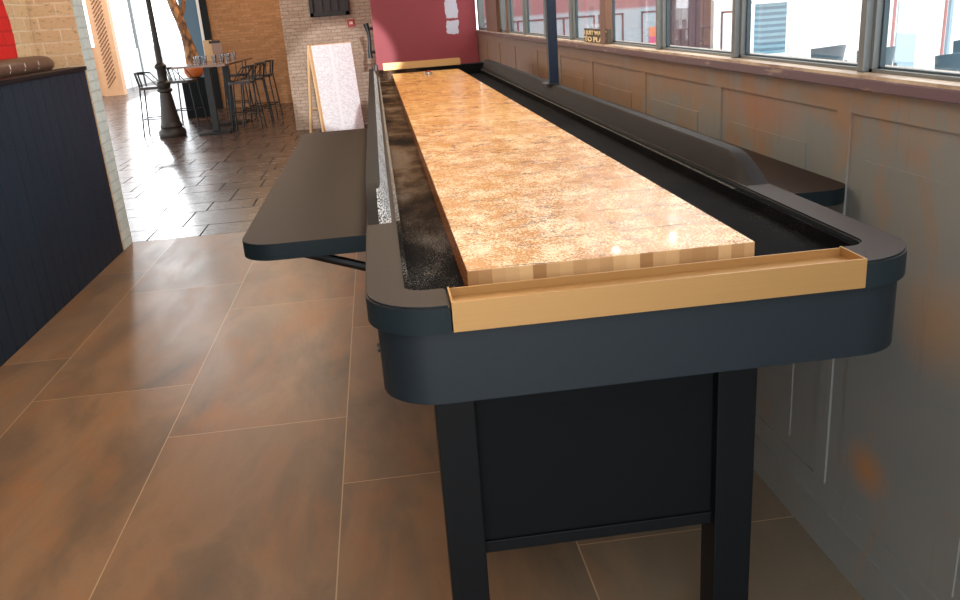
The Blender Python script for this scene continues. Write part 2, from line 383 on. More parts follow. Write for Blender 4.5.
def tube(bm, pts, r, seg=8):
    pts = [Vector(p) for p in pts]; rows = []
    rs = r if isinstance(r, (list, tuple)) else [r]*len(pts)
    ref = None
    for i, p in enumerate(pts):
        if i == 0: t = pts[1]-pts[0]
        elif i == len(pts)-1: t = pts[-1]-pts[-2]
        else: t = (pts[i+1]-p).normalized() + (p-pts[i-1]).normalized()
        t.normalize()
        if ref is None: ref = Vector((0, 0, 1)) if abs(t.z) < 0.9 else Vector((1, 0, 0))
        u = t.cross(ref).normalized(); w = u.cross(t).normalized(); ref = w
        rows.append([bm.verts.new(p + (u*math.cos(2*PI*k/seg) + w*math.sin(2*PI*k/seg))*rs[i]) for k in range(seg)])
    for a, b in zip(rows, rows[1:]):
        for k in range(seg): bm.faces.new((a[k], a[(k+1) % seg], b[(k+1) % seg], b[k]))
    bm.faces.new(rows[0][::-1]); bm.faces.new(rows[-1])
def lathe(bm, prof, cx=0, cy=0, seg=24):
    rows = [[bm.verts.new((cx+r*math.cos(2*PI*k/seg), cy+r*math.sin(2*PI*k/seg), z)) for k in range(seg)] for r, z in prof]
    for a, b in zip(rows, rows[1:]):
        for k in range(seg): bm.faces.new((a[k], a[(k+1) % seg], b[(k+1) % seg], b[k]))
    bm.faces.new(rows[0][::-1]); bm.faces.new(rows[-1])
def rrect(x0, x1, y0, y1, r, seg=10):
    """counter-clockwise rounded rectangle, r = (bl, br, tr, tl)"""
    if not isinstance(r, (tuple, list)): r = (r,)*4
    pts = []
    for (cx, cy, a0, rr) in ((x0+r[0], y0+r[0], PI, r[0]), (x1-r[1], y0+r[1], 1.5*PI, r[1]), (x1-r[2], y1-r[2], 0, r[2]), (x0+r[3], y1-r[3], 0.5*PI, r[3])):
        if rr <= 0: pts.append((cx, cy)); continue
        for k in range(seg+1):
            a = a0+0.5*PI*k/seg; pts.append((cx+rr*math.cos(a), cy+rr*math.sin(a)))
    return pts

def obj(name, bm, m, parent=None, smooth=False, label=None):
    bmesh.ops.recalc_face_normals(bm, faces=bm.faces[:])
    me = bpy.data.meshes.new(name); bm.to_mesh(me); bm.free()
    ms = m if isinstance(m, (list, tuple)) else [m]
    for q in ms: me.materials.append(q)
    o = bpy.data.objects.new(name, me); C.objects.link(o)
    if smooth:
        for f in me.polygons: f.use_smooth = True
        try:
            me.set_sharp_from_angle(angle=math.radians(40))
        except Exception: pass
    if parent is not None:
        # meshes are modelled in the thing's own frame offset: world coordinates -> parent frame
        w = parent.get('_w')
        off = Vector(w) if w is not None else Vector((0, 0, 0))
        if off.length: me.transform(Matrix.Translation(-off))
        o.parent = parent
    if label: o['label'] = label
    return o
def tag(o, label, cat, group=None):
    o['label'] = label; o['category'] = cat
    if group: o['group'] = group
    return o
THINGS = []
def thing(name, label, cat, loc=(0, 0, 0), rotz=0, group=None, world=True):
    o = bpy.data.objects.new(name, None); C.objects.link(o); o.empty_display_size = 0.1
    o.location = loc; o.rotation_euler = (0, 0, rotz)
    if world: o['_w'] = tuple(loc); THINGS.append(o)
    return tag(o, label, cat, group)
def struct(name, bm, m, parent=None):
    o = obj(name, bm, m, parent)
    if parent is None: o['kind'] = 'structure'
    return o
def dup(root, loc, rotz=0, label=None, group=None):
    r = root.copy(); C.objects.link(r); r.location = loc; r.rotation_euler = (0, 0, rotz)
    if label: r['label'] = label
    if group: r['group'] = group
    for ch in list(root.children):
        c = ch.copy(); C.objects.link(c); c.parent = r
        for g in list(ch.children):
            d = g.copy(); C.objects.link(d); d.parent = c
    return r
def B(): return bmesh.new()
def bx(name, m, x0, x1, y0, y1, z0, z1, parent=None, bevel=0.0, label=None):
    b = B(); box(b, x0, x1, y0, y1, z0, z1, bevel); return obj(name, b, m, parent, label=label)
def sbx(name, m, *a): b = B(); box(b, *a); return struct(name, b, m)

# ------------------------------------------------------------------ setting
XW = 0.793
b = B(); box(b, -2.9, XW+.2, -3.2, 5.50, -0.06, 0.0); struct('floor', b, M['floor_big'])
b = B(); box(b, -14, XW+.2, 5.50, 31.1, -0.06, 0.0); struct('floor', b, M['floor_small'])
sbx('ceiling', M['ceiling'], -8.25, XW+.2, -3.2, 18.0, 3.3, 3.4)
# window wall: low wall, head, with recessed panels
b = B()
box(b, XW+.006, XW+.16, -3.2, 12.4, 0, 1.33)              # core of the low wall
box(b, XW, XW+.006, -3.2, 12.4, 1.262, 1.33)              # top rail
stiles = [-2.7, -1.85, -1.0, -0.13, 0.66, 1.49, 2.34, 3.28, 4.1, 4.9, 5.9, 6.8, 7.7, 8.6]
for y in stiles: box(b, XW, XW+.006, y, y+.065, 0.20, 1.262)
box(b, XW, XW+.006, -3.2, 12.4, 0.13, 0.20)
for a, c in zip(stiles, stiles[1:]):
    if a < 5: box(b, XW+.002, XW+.006, a+.225, c-.07, 0.24, 1.155)    # raised field
struct('wall_right', b, M['wainscot'])
sbx('wall_right', M['ceiling'], XW, XW+.16, -3.2, 12.4, 2.7, 3.4)
sbx('baseboard_right', M['wainscot'], XW-.012, XW+.01, -3.2, 12.4, 0, 0.13)
b = B(); box(b, XW-.022, XW+.004, -3.2, 8.5, 1.325, 1.352, 0.003); struct('trim_1', b, M['sill'])
b = B(); box(b, XW-.018, XW+.16, -3.2, 8.5, 1.352, 1.360); struct('trim_2', b, M['silltop'])

# windows of the right wall: frame rails, mullions, panes
mull = [-3.1, -2.4, -1.6, -0.85, -.10, 0.655, 1.43, 2.22, 3.05, 3.86, 4.65, 5.5, 6.37]
brown = {3.05: 1, 6.37: 0}
for i, (a, c) in enumerate(zip(mull, mull[1:])):
    w = bpy.data.objects.new('window_%d' % (i+1), None); C.objects.link(w); w.location = (XW+.05, (a+c)/2, 1.36); w['kind'] = 'structure'; w['_w'] = tuple(w.location); THINGS.append(w)
    ya, yc = a+.013, c-.013
    b = B()
    box(b, XW+.03, XW+.045, ya, ya+.013, 1.36, 2.7); box(b, XW+.03, XW+.045, yc-.013, yc, 1.36, 2.7)
    box(b, XW+.03, XW+.06, ya, yc, 1.36, 1.368); box(b, XW+.03, XW+.06, ya, yc, 2.64, 2.7)
    obj('window_frame', b, M['cream_frame'], w)
    b = B(); box(b, XW+.045, XW+.058, ya+.013, ya+.021, 1.368, 2.64); box(b, XW+.045, XW+.058, yc-.021, yc-.013, 1.368, 2.64)
    box(b, XW+.045, XW+.058, ya+.013, yc-.013, 1.368, 1.373); obj('glazing_bead', b, M['dark_frame'], w)
    b = B(); box(b, XW+.050, XW+.053, ya+.013, yc-.013, 1.368, 2.64); obj('pane', b, M['glass'], w)
for y in mull:
    mm = M['brown_wood'] if y in brown or y < .5 else M['cream_frame']
    b = B(); hw = .05 if y == 3.05 else .013
    box(b, XW+(0 if y == 3.05 else .012), XW+.04, y-hw, y+hw, 1.36, 2.7, 0.004)
    o = struct('trim_3', b, mm)
b = B(); box(b, XW-.01, XW+.12, 6.80, 7.55, 1.36, 2.7); struct('trim_4', b, M['brown_wood'])
for i, (a, c) in enumerate([(6.38, 6.80), (7.55, 8.5)]):
    w = bpy.data.objects.new('window_%d' % (20+i), None); C.objects.link(w); w.location = (XW+.05, (a+c)/2, 1.36); w['kind'] = 'structure'; w['_w'] = tuple(w.location); THINGS.append(w)
    b = B(); box(b, XW+.02, XW+.08, a, a+.09, 1.36, 2.7); box(b, XW+.02, XW+.08, c-.09, c, 1.36, 2.7); box(b, XW+.02, XW+.08, a, c, 1.36, 1.385); obj('window_frame', b, M['cream_frame'], w)
    b = B(); box(b, XW+.05, XW+.053, a+.09, c-.09, 1.385, 2.7); obj('pane', b, M['glass'], w)

# red end wall, brick walls, window wall of the far room
sbx('wall_back', M['red'], -0.36, XW, 8.5, 12.15, 0, 3.3)
sbx('wall_brick', M['brick_mid'], -1.69, XW, 12.15, 12.45, 0, 3.3)
sbx('wall_recess', M['brick_far'], -3.60, -1.55, 17.1, 17.4, 0, 3.3)
sbx('wall_side', M['brick_mid'], -1.69, -1.55, 12.45, 17.1, 0, 3.3)
sbx('wall_left', M['brick_left'], -2.95, -2.75, -3.2, 5.24, 0, 3.3)
sbx('trim_5', M['brick_pier'], -2.95, -2.45, 5.262, 5.50, 0, 3.3)
sbx('wall_end', M['brick_left_end'], -2.95, -2.45, 5.256, 5.262, 0, 3.3)

# far side: white dado with posts and tall windows, left room end
b = B(); box(b, -8.25, -8.10, 25, 36, 0, 1.15)
for y in (25.2, 27.3, 28.6, 30.1, 32): box(b, -8.10, -8.04, y, y+.06, 0, 1.15)
struct('wall_far', b, M['white_paint'])
b = B()
for y in (28.75, 31.2): box(b, -8.12, -8.03, y, y+.14, 0, 3.3)
struct('trim_6', b, M['cream_frame'])
b = B(); box(b, -14, -7.95, 24.3, 24.5, 0, 1.32); struct('wall_far', b, M['orange_wood'])
for k, (x0, x1) in enumerate([(-8.0, -6.0), (-6.0, -4.0)]):
    w = bpy.data.objects.new('window_%d' % (30+k), None); C.objects.link(w); w.location = (x0, 31.1, 0); w['kind'] = 'structure'; w['_w'] = tuple(w.location); THINGS.append(w)
    b = B(); box(b, x0, x0+.05, 31.05, 31.12, 0, 3.3); box(b, x1-.05, x1, 31.05, 31.12, 0, 3.3); obj('window_frame', b, M['cream_frame'], w)
    b = B(); box(b, x0+.05, x1-.05, 31.08, 31.09, 0, 3.3); obj('pane', b, M['glass'], w)
# blue door by the recessed brick wall
d = bpy.data.objects.new('door_1', None); C.objects.link(d); d.location = (-3.9, 17.1, 0); d['kind'] = 'structure'; d['_w'] = tuple(d.location); THINGS.append(d)
bx('door_leaf', M['blue_paint'], -4.15, -3.80, 17.12, 17.17, 0, 2.6, d)
bx('door_edge', M['white_paint'], -3.80, -3.74, 17.08, 17.16, 0, 2.6, d)
bx('door_frame', M['black_leg'], -3.74, -3.60, 17.06, 17.2, 0, 2.7, d)

# ------------------------------------------------------------------ black bar partition with leather booth top behind it
t = thing('bar_partition', 'low black tongue-and-groove panelled partition with dark top ledge in front of the brick wall', 'partition', (-2.5, 1, 0))
b = B()
y = -3.0
while y < 5.2:
    y1 = min(y+.15, 5.235); box(b, -2.49, -2.45, y+.003, y1-.003, 0.0, 1.355, 0.003); y += .15
box(b, -2.50, -2.457, -3.0, 5.235, 0, 1.355)
obj('panel', b, M['bar_panel'], t)
b = B(); box(b, -2.60, -2.435, -3.0, 5.24, 1.355, 1.382, 0.004); obj('ledge', b, M['black_leg'], t)
t = thing('leather_bench', 'brown leather booth bench back whose rolled top shows above the black partition', 'bench', (-2.66, 3, 0))
b = B(); prof = []
n = 12
st = []
for (yy, s_) in [(0.5, 1), (4.2, 1), (4.95, 1), (5.05, .93), (5.11, .75), (5.13, .5)]:
    st.append([(-2.66+0.075*s_*math.cos(2*PI*k/n), yy, 1.42+0.062*s_*math.sin(2*PI*k/n)) for k in range(n)])
extrude_profile(b, st); obj('rolled_top', b, M['leather'], t, True)
b = B(); box(b, -2.74, -2.61, 0.5, 5.08, 0.45, 1.40, 0.02); obj('backrest', b, M['leather'], t)
for k in range(17):
    b = B(); yy = 1.0+k*.235; tube(b, [(-2.592, yy, 1.40), (-2.588, yy+.012, 1.425), (-2.595, yy+.024, 1.447)], 0.0035, 5)
    obj('stitch', b, M['white_paint'], t)

# ------------------------------------------------------------------ shuffleboard table
T = thing('shuffleboard_table', 'long black shuffleboard table with waxed maple playfield and brass end rails', 'game table', (0.03, 2.7, 0))
YE = 5.56
# cap ring, C shaped with the gap filled by the front brass channel
def arc(cx, cy, r, a0, a1, n=12): return [(cx+r*math.cos(a0+(a1-a0)*k/n), cy+r*math.sin(a0+(a1-a0)*k/n)) for k in range(n+1)]
ox0, ox1, oy0 = -.428, .516, -.125; ix0, ix1, iy0, iy1 = -.362, .446, -.030, 5.45
R1, R2, r1 = .115, .125, .035
pts = [(-.295, oy0)] + arc(ox0+R1, oy0+R1, R1, 1.5*PI, PI) + arc(ox0+.06, YE-.06, .06, PI, .5*PI) + arc(ox1-.06, YE-.06, .06, .5*PI, 0) + arc(ox1-R2, oy0+R2, R2, 0, -.5*PI) + [(.388, oy0)]
pts += [(.388, iy0)] + arc(ix1-r1, iy0+r1, r1, -.5*PI, 0, 6) + [(ix1, iy1), (ix0, iy1)] + arc(ix0+r1, iy0+r1, r1, PI, 1.5*PI, 6) + [(-.295, iy0)]
b = B(); prism(b, pts, 1.092, 1.139); 
bmesh.ops.recalc_face_normals(b, faces=b.faces[:])
te = [e for e in b.edges if all(abs(v.co.z-1.139) < 1e-5 for v in e.verts)]
bmesh.ops.bevel(b, geom=te, offset=0.0035, segments=2, affect='EDGES')
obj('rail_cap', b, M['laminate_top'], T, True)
b = B(); prism(b, rrect(-.414, .500, -.112, YE-.015, (.10, .10, .05, .05)), .966, 1.092)
be = [e for e in b.edges if all(abs(v.co.z-.966) < 1e-5 for v in e.verts)]
bmesh.ops.bevel(b, geom=be, offset=0.006, segments=2, affect='EDGES')
obj('cradle', b, M['laminate'], T, True)
# gutter lining: floor and thin upstand
b = B(); prism(b, rrect(ix0, ix1, iy0, iy1, (.035, .035, 0.001, 0.001)), 1.092, 1.103)
box(b, ix0, ix0+.009, .005, iy1, 1.103, 1.128); box(b, ix1-.009, ix1, .005, iy1, 1.103, 1.128); box(b, ix0, ix1, iy1-.009, iy1, 1.103, 1.15)
obj('gutter_lining', b, M['carpet'], T)
b = B(); box(b, -.254, .254, 0, 5.312, 1.103, 1.154, 0.0015); obj('playfield', b, M['board'], T)
# raised sides with swept front ends
def raised_side(sg):
    if sg > 0: xo, xt, xb, y0 = .512, .480, .456, .50
    else: xo, xt, xb, y0 = -.424, -.396, -.372, .47
    st = []
    for k in range(11):
        f = k/10; yy = y0+.19*f; h = .0585*math.sin(f*PI/2)**1.1+.0005
        st.append([(xo, yy, 1.139), (xo, yy, 1.139+h), (xt, yy, 1.139+h), (xt+(xb-xt)*.25, yy, 1.139+h*.9), (xb, yy, 1.139)])
    for yy in (2.86, 5.45): 
        h = .0585; st.append([(xo, yy, 1.139), (xo, yy, 1.139+h), (xt, yy, 1.139+h), (xt+(xb-xt)*.25, yy, 1.139+h*.9), (xb, yy, 1.139)])
    b = B(); extrude_profile(b, st); return obj('raised_side', b, M['raised'], T, True)
raised_side(1); raised_side(-1)
b = B(); box(b, -.428, .516, 5.45, 5.56, 1.139, 1.175, 0.005); obj('end_block', b, M['carpet'], T)
# brass rails
b = B(); x0, x1 = -.293, .386
box(b, x0, x1, -.131, -.127, 1.096, 1.1455); box(b, x0, x1, -.127, -.05, 1.122, 1.130)
box(b, x0, x1, -.052, -.049, 1.096, 1.1430); box(b, x0, x1, -.049, -.030, 1.096, 1.120); box(b, x0, x0+.003, -.127, -.049, 1.096, 1.1455); box(b, x1-.003, x1, -.127, -.049, 1.096, 1.1455)
obj('end_rail', b, M['gold'], T, label='brass channel end rail at the near end')
b = B(); box(b, -.315, .287, 5.447, 5.452, 1.177, 1.224); box(b, -.315, .287, 5.452, 5.55, 1.175, 1.18); box(b, -.315, .287, 5.547, 5.55, 1.18, 1.224)
obj('end_rail', b, M['gold'], T, label='brass end rail at the far end')
b = B(); lathe(b, [(.018, 1.175), (.018, 1.215), (.014, 1.222)], -.372, 5.50, 12); obj('corner_fitting', b, M['iron'], T, True)
# bolt on the left side near the front
b = B(); tube(b, [(-.412, .02, 1.025), (-.419, .02, 1.025)], .008, 10); obj('bolt', b, M['iron'], T)
# leg frames
for yy in (.25, 4.95):
    for (a, c) in ((-.322, -.238), (.297, .386)):
        b = B(); box(b, a, c, yy, yy+.085, 0.0, .966, .003); obj('leg', b, M['black_leg'], T)
    b = B(); box(b, -.238, .297, yy+.03, yy+.05, .415, .966); obj('leg_panel', b, M['panel_black'], T)
    b = B(); box(b, -.238, .297, yy+.022, yy+.062, .395, .425, .002); obj('stretcher', b, M['black_leg'], T)
# drink shelves
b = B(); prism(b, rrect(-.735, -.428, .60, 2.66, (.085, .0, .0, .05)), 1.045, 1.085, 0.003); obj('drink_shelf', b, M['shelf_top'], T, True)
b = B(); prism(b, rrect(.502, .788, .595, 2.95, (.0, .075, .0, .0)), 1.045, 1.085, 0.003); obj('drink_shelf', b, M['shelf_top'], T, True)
for yy in (.68, 1.7, 2.7):
    b = B()
    for (p0, p1) in (((-.615, yy, 1.043), (-.412, yy, .972)),):
        tube(b, [p0, p1], .012, 8)
    obj('shelf_bracket', b, M['black_metal'], T)
# post carrying the scoreboard at mid table
pt = bpy.data.objects  # noqa
b = B(); box(b, .465, .512, 2.83, 2.875, 1.198, 2.35, .003); P_ = obj('scoreboard_post', b, M['navy'], T)
b = B(); box(b, .446, .5125, 2.82, 2.95, 1.197, 1.203, .001); obj('post_base', b, M['black_metal'], T)
# puck
t = thing('shuffleboard_puck', 'small chrome puck with a red cap near the far end of the playfield', 'puck', (.0, 4.93, 1.154))
b = B(); lathe(b, [(.026, 1.154), (.029, 1.157), (.029, 1.170), (.024, 1.173)], .0, 4.93, 24); obj('weight', b, M['chrome'], t, True)
b = B(); lathe(b, [(.017, 1.173), (.017, 1.179), (.013, 1.181)], .0, 4.93, 20); obj('cap', b, M['puckred'], t, True)

# ------------------------------------------------------------------ things on the end walls
t = thing('door_pull', 'black forged iron pull handle fixed to the left edge of the red wall', 'handle', (-.36, 8.55, 1.35))
b = B(); tube(b, [(-.42, 8.56, 1.14), (-.425, 8.56, 1.22), (-.41, 8.56, 1.32), (-.415, 8.56, 1.42), (-.435, 8.56, 1.51)], [.030, .024, .018, .022, .032], 10); obj('grip', b, M['black_metal'], t, True)
for z in (1.20, 1.45):
    b = B(); tube(b, [(-.425, 8.56, z), (-.385, 8.56, z+.005), (-.36, 8.56, z)], [.014, .012, .02], 8); obj('mount', b, M['black_metal'], t, True)
t = thing('framed_picture', 'dark wooden panelled picture frame hung high on the grey brick wall', 'picture', (-.97, 12.12, 1.9))
b = B(); X0, X1, Z0, Z1 = -1.26, -.675, 1.635, 2.25
for q in ((X0, X1, Z0, Z0+.06), (X0, X1, Z1-.06, Z1), (X0, X0+.06, Z0, Z1), (X1-.06, X1, Z0, Z1)): box(b, q[0], q[1], 12.09, 12.15, q[2], q[3], .006)
obj('frame', b, M['picture_wood'], t)
b = B(); box(b, X0+.06, X1-.06, 12.13, 12.148, Z0+.06, Z1-.06)
for k in range(1, 4): box(b, X0+.06+k*.115, X0+.08+k*.115, 12.10, 12.13, Z0+.06, Z1-.06)
obj('panel', b, plain('dark_red_panel', L(34, 24, 24), .5, var=.3, sc=8), t)
t = thing('fire_sign', 'small square red sign with white symbol on the grey brick wall', 'sign', (-.672, 12.14, 1.5))
bx('plate', M['sign_red'], -.727, -.622, 12.135, 12.149, 1.455, 1.565, t)
b = B()
box(b, -.700, -.650, 12.131, 12.135, 1.498, 1.533)
obj('symbol_panel', b, M['sign_white'], t)
b = B(); box(b, -.694, -.684, 12.129, 12.131, 1.505, 1.526); box(b, -.684, -.660, 12.129, 12.131, 1.513, 1.518); obj('symbol', b, M['sign_red'], t)

# A-frame menu board (leaning back, turned to the window side)
def menu():
    ang = math.radians(31)
    t = thing('menu_board', 'white printed menu sheet on a pale wooden A-frame board standing before the grey brick wall', 'menu board', (-1.20, 11.25, 0), ang, world=False)
    t.rotation_euler = (0, 0, ang)
    W, H = .66, 1.26; tilt = -.10
    def sh(bm):  # lean about the base
        for v in bm.verts: v.co.y += v.co.z*0.10
        return bm
    b = B(); box(b, -.02, W, 0.0, .055, 0, H); obj('board', sh(b), M['lightwood'], t)
    b = B(); box(b, .012, W-.006, -.004, 0, .012, H-.012); obj('menu_sheet', sh(b), M['paper'], t)
    b = B()
    for v in (0.0,): pass
    tube(b, [(.004, .46, 0), (.004, .205, H-.05)], .022, 6); tube(b, [(W-.03, .46, 0), (W-.03, .205, H-.05)], .016, 6); tube(b, [(.004, .383, .35), (W-.03, .383, .35)], .012, 6)
    obj('rear_leg', b, M['lightwood'], t)
menu()

# ------------------------------------------------------------------ cast-iron lamp post
t = thing('lamp_post', 'dark cast-iron lamp post with fluted shaft and bell-shaped base', 'lamp post', (-3.70, 12.8, 0))
b = B(); lathe(b, [(.205, 0), (.215, .03), (.205, .09), (.165, .13), (.175, .16), (.15, .22)], -3.70, 12.8, 20); obj('base', b, M['iron'], t, True)
b = B(); lathe(b, [(.15, .22), (.12, .42), (.095, .62), (.085, .68), (.115, .70), (.115, .73), (.08, .75), (.105, .80), (.105, .83), (.07, .86), (.068, 1.03), (.09, 1.06), (.09, 1.09), (.05, 1.13)], -3.70, 12.8, 20); obj('pedestal', b, M['iron'], t, True)
b = B(); n = 12; st = []
for z, r in ((1.13, .048), (2.2, .036), (3.29, .030)): st.append([(-3.70+(r-(k % 2)*.006)*math.cos(PI*k/n), 12.8+(r-(k % 2)*.006)*math.sin(PI*k/n), z) for k in range(2*n)])
extrude_profile(b, st); obj('shaft', b, M['iron'], t)

# ------------------------------------------------------------------ palm in a pot on black planter
t = thing('palm_trunk', 'scaly brown palm trunk forking upward from an orange pot behind the high table', 'plant', (-3.79, 15.7, 0))
b = B(); px, py = -3.79, 15.7
tube(b, [(px, py, .9), (px+.01, py, 1.12), (px-.01, py, 1.3), (px-.04, py, 1.5), (px-.09, py, 1.75), (px-.14, py, 1.95), (px-.22, py, 2.3), (px-.25, py, 3.2)], [.12, .125, .10, .085, .08, .085, .075, .07], 14); obj('trunk', b, M['trunk'], t, True)
b = B(); tube(b, [(px-.10, py, 1.80), (px-.02, py, 1.92), (px+.03, py, 2.1), (px+.08, py, 2.6)], [.06, .045, .04, .03], 10); obj('branch', b, M['trunk'], t, True)
b = B(); lathe(b, [(.07, .72), (.14, .75), (.18, .84), (.17, .95), (.13, .98)], px, py, 18); obj('pot', b, M['terracotta'], t, True)
b = B(); box(b, px-.22, px+.22, py-.2, py+.2, 0, .72, .01); obj('planter_base', b, M['panel_black'], t)

# ------------------------------------------------------------------ high table, glasses, menus
ht = thing('high_table', 'rectangular wooden high table on black pedestal legs beside the lamp post', 'table', (-3.02, 13.3, 0), 0)
b = B(); cs = [(-3.50, 12.55), (-2.62, 12.2), (-2.50, 14.35), (-3.32, 14.7)]
prism(b, cs, 1.03, 1.06, .003); obj('tabletop', b, plain('dark_walnut', L(112, 76, 54), .22, var=.2, sc=8), ht)
for (x, y) in ((-3.0, 12.75), (-2.92, 14.0)):
    b = B(); box(b, x-.05, x+.05, y-.05, y+.05, .03, 1.03, .004); obj('leg', b, M['black_metal'], ht)
    b = B(); box(b, x-.24, x+.24, y-.24, y+.24, 0, .03, .008); obj('foot_plate', b, M['black_metal'], ht)
def tumbler(x, y, first=[None]):
    if first[0] is None:
        t = thing('drinking_glass', 'clear drinking glass on the wooden high table', 'glass', (x, y, 1.06), 0, 'glasses on the high table', world=False)
        b = B(); lathe(b, [(.028, 0), (.034, .05), (.038, .115), (.035, .115), (.031, .05), (.025, .008)], 0, 0, 14)
        obj('tumbler', b, M['tumbler'], t, True); first[0] = t; return t
    return dup(first[0], (x, y, 1.06))
for (x, y) in ((-3.25, 13.3), (-3.18, 13.15), (-3.12, 13.35), (-2.85, 13.4), (-2.80, 13.6), (-2.74, 13.35), (-2.70, 13.7), (-2.95, 13.25)): tumbler(x, y)
bx_t = thing('menu_holder', 'upright pale wood menu holder with dark clip on the high table', 'menu holder', (-3.02, 13.9, 1.06))
bx('slab', M['lightwood'], -3.20, -3.06, 13.9, 13.93, 1.06, 1.40, bx_t); bx('clip', M['black_metal'], -3.10, -2.92, 13.86, 13.90, 1.345, 1.385, bx_t)
bx_t = thing('menu_holder', 'grey menu card standing upright beside the pale wood menu holder', 'menu holder', (-2.96, 13.85, 1.06))
bx('card', plain('grey_card', L(150, 118, 100), .6), -3.055, -2.89, 13.83, 13.85, 1.06, 1.345, bx_t)

# wire bar stool (faces +x, back at -x)
def stool():
    t = thing('bar_stool', 'x', 'bar stool', (-2.3, 12.8, 0), PI, 'wire bar stools around the high table', world=False)
    b = B(); prism(b, rrect(-.19, .20, -.20, .20, .05), .725, .765, .008); obj('seat', b, plain('dark_seat_pad', L(44, 28, 26), .45), t, True)
    for (sx, sy) in ((1, 1), (1, -1), (-1, 1), (-1, -1)):
        b = B(); tube(b, [(sx*.175, sy*.175, .745), (sx*.235, sy*.215, 0)], .0125, 7); obj('leg', b, M['black_metal'], t)
    b = B(); r = .21
    q = [(r, r*.92), (-r, r*.92), (-r, -r*.92), (r, -r*.92)]
    for i in range(4): tube(b, [(*q[i], .26), (*q[(i+1) % 4], .26)], .0095, 6)
    obj('foot_rail', b, M['black_metal'], t)
    b = B()
    arcp = [(-.05, -.215, .97), (-.16, -.205, .98), (-.225, -.13, .985), (-.235, 0, .985), (-.225, .13, .985), (-.16, .205, .98), (-.05, .215, .97)]
    tube(b, arcp, .0125, 7)
    for (x, y, z) in arcp[1:-1]: tube(b, [(x*.82, y*.9, .755), (x, y, z)], .009, 6)
    tube(b, [(.12, -.195, .755), arcp[0]], .0075, 6); tube(b, [(.12, .195, .755), arcp[-1]], .0075, 6)
    obj('wire_back', b, M['black_metal'], t)
    return t
s0 = stool(); s0.location = (-2.50, 12.85, 0); s0['label'] = 'black wire bar stool nearest on the brick-wall side of the high table'
dup(s0, (-2.43, 13.5, 0), PI*1.02, 'black wire bar stool second along the brick-wall side of the high table')
dup(s0, (-2.38, 14.25, 0), PI*.97, 'black wire bar stool farthest along the brick-wall side of the high table')
dup(s0, (-3.98, 13.25, 0), 0.05, 'black wire bar stool directly behind the lamp post')
dup(s0, (-3.75, 14.45, 0), -.2, 'black wire bar stool behind the palm trunk and lamp post')
dup(s0, (-2.95, 15.1, 0), -PI/2, 'black wire bar stool at the far end of the high table')

# ------------------------------------------------------------------ lattice column and dark chair at far left
t = thing('lattice_column', 'tall orange wooden column with a diagonal lattice inset panel', 'column', (-7.7, 24.1, 0))
bx('column_body', M['orange_wood'], -7.98, -7.44, 24.0, 24.3, 0, 3.3, t)
b = B()
x0, x1, z0, z1 = -7.84, -7.58, .22, 3.2
for k in range(-2, 30):
    za = z0+k*.11; a = (x0, za); c = (x1, za+.30)
    if c[1] > z1 or a[1] < z0: continue
    tube(b, [(a[0], 23.99, a[1]), (c[0], 23.99, c[1])], .016, 5)
obj('lattice', b, M['lattice'], t)
t = thing('wooden_chair', 'dark chair with slanted legs beside the lattice column', 'chair', (-8.15, 22.9, 0))
cx, cy = -8.15, 22.9
b = B(); box(b, cx-.22, cx+.2, cy-.2, cy+.2, .44, .48, .01); obj('seat', b, M['iron'], t)
b = B(); extrude_profile(b, [[(cx-.20+dx, cy+.2*u, .5), (cx-.25+dx, cy+.22*u, .8), (cx-.28+dx, cy+.2*u, 1.02), (cx-.25+dx, cy+.2*u, 1.02), (cx-.21+dx, cy+.22*u, .8), (cx-.17+dx, cy+.2*u, .5)] for u, dx in ((-1, .06), (-.5, .0), (.5, 0), (1, .06))]); obj('backrest', b, M['iron'], t)
for (sx, sy) in ((1, 1), (1, -1), (-1, 1), (-1, -1)):
    b = B(); tube(b, [(cx+sx*.17, cy+sy*.16, .45), (cx+sx*.25, cy+sy*.2, 0)], .016, 6); obj('leg', b, M['iron'], t)

# ------------------------------------------------------------------ outside the windows
sbx('floor', M['terrace'], XW+.2, 40, -10, 60, -.06, 0)
sbx('floor', M['terrace'], -40, XW+.2, 31.1, 60, -.06, 0)
b = B(); box(b, 1.0, 3.50, 9.9, 10.1, 0, 3.2); struct('wall_terrace', b, M['extwall'])
b = B()
def frame(b, x0, x1, z0, z1, w=.018, y=9.89):
    box(b, x0, x1, y, y+.012, z1-w, z1); box(b, x0, x0+w, y, y+.012, z0, z1); box(b, x1-w, x1, y, y+.012, z0, z1)
for (a, c) in ((1.05, 1.5), (1.6, 2.1), (2.2, 2.5), (2.55, 2.88), (3.12, 3.46)): frame(b, a, c, .3, 1.40-.0*a)
box(b, 1.0, 2.5, 9.885, 9.9, 1.385, 1.40)
struct('trim_7', b, M['maroon'])
b = B(); box(b, 3.50, 4.02, 9.8, 10.1, 0, 3.2)
for k in range(5): box(b, 3.52+k*.1, 3.53+k*.1, 9.79, 9.8, 0, 3.2)
struct('wall_terrace', b, M['extdark'])
b = B(); box(b, 4.02, 4.50, 9.7, 9.9, 0, 3.2); struct('wall_terrace', b, M['white_paint'])
b = B(); frame(b, 4.12, 4.46, .3, 1.33, .02, 9.69); struct('trim_8', b, M['maroon'])
t = thing('white_column', 'white column outside on the terrace right of the blue shuttered front', 'column', (5.25, 10.0, 0))
b = B(); box(b, 5.20, 5.31, 9.94, 10.06, .06, 3.2, .006); obj('shaft', b, M['white_paint'], t)
b = B(); box(b, 5.16, 5.35, 9.90, 10.10, 0, .06, .006); obj('plinth', b, M['white_paint'], t)
t = thing('blue_kiosk', 'distant blue shuttered kiosk with white roof edge beyond the terrace', 'kiosk', (9.7, 20.2, 0))
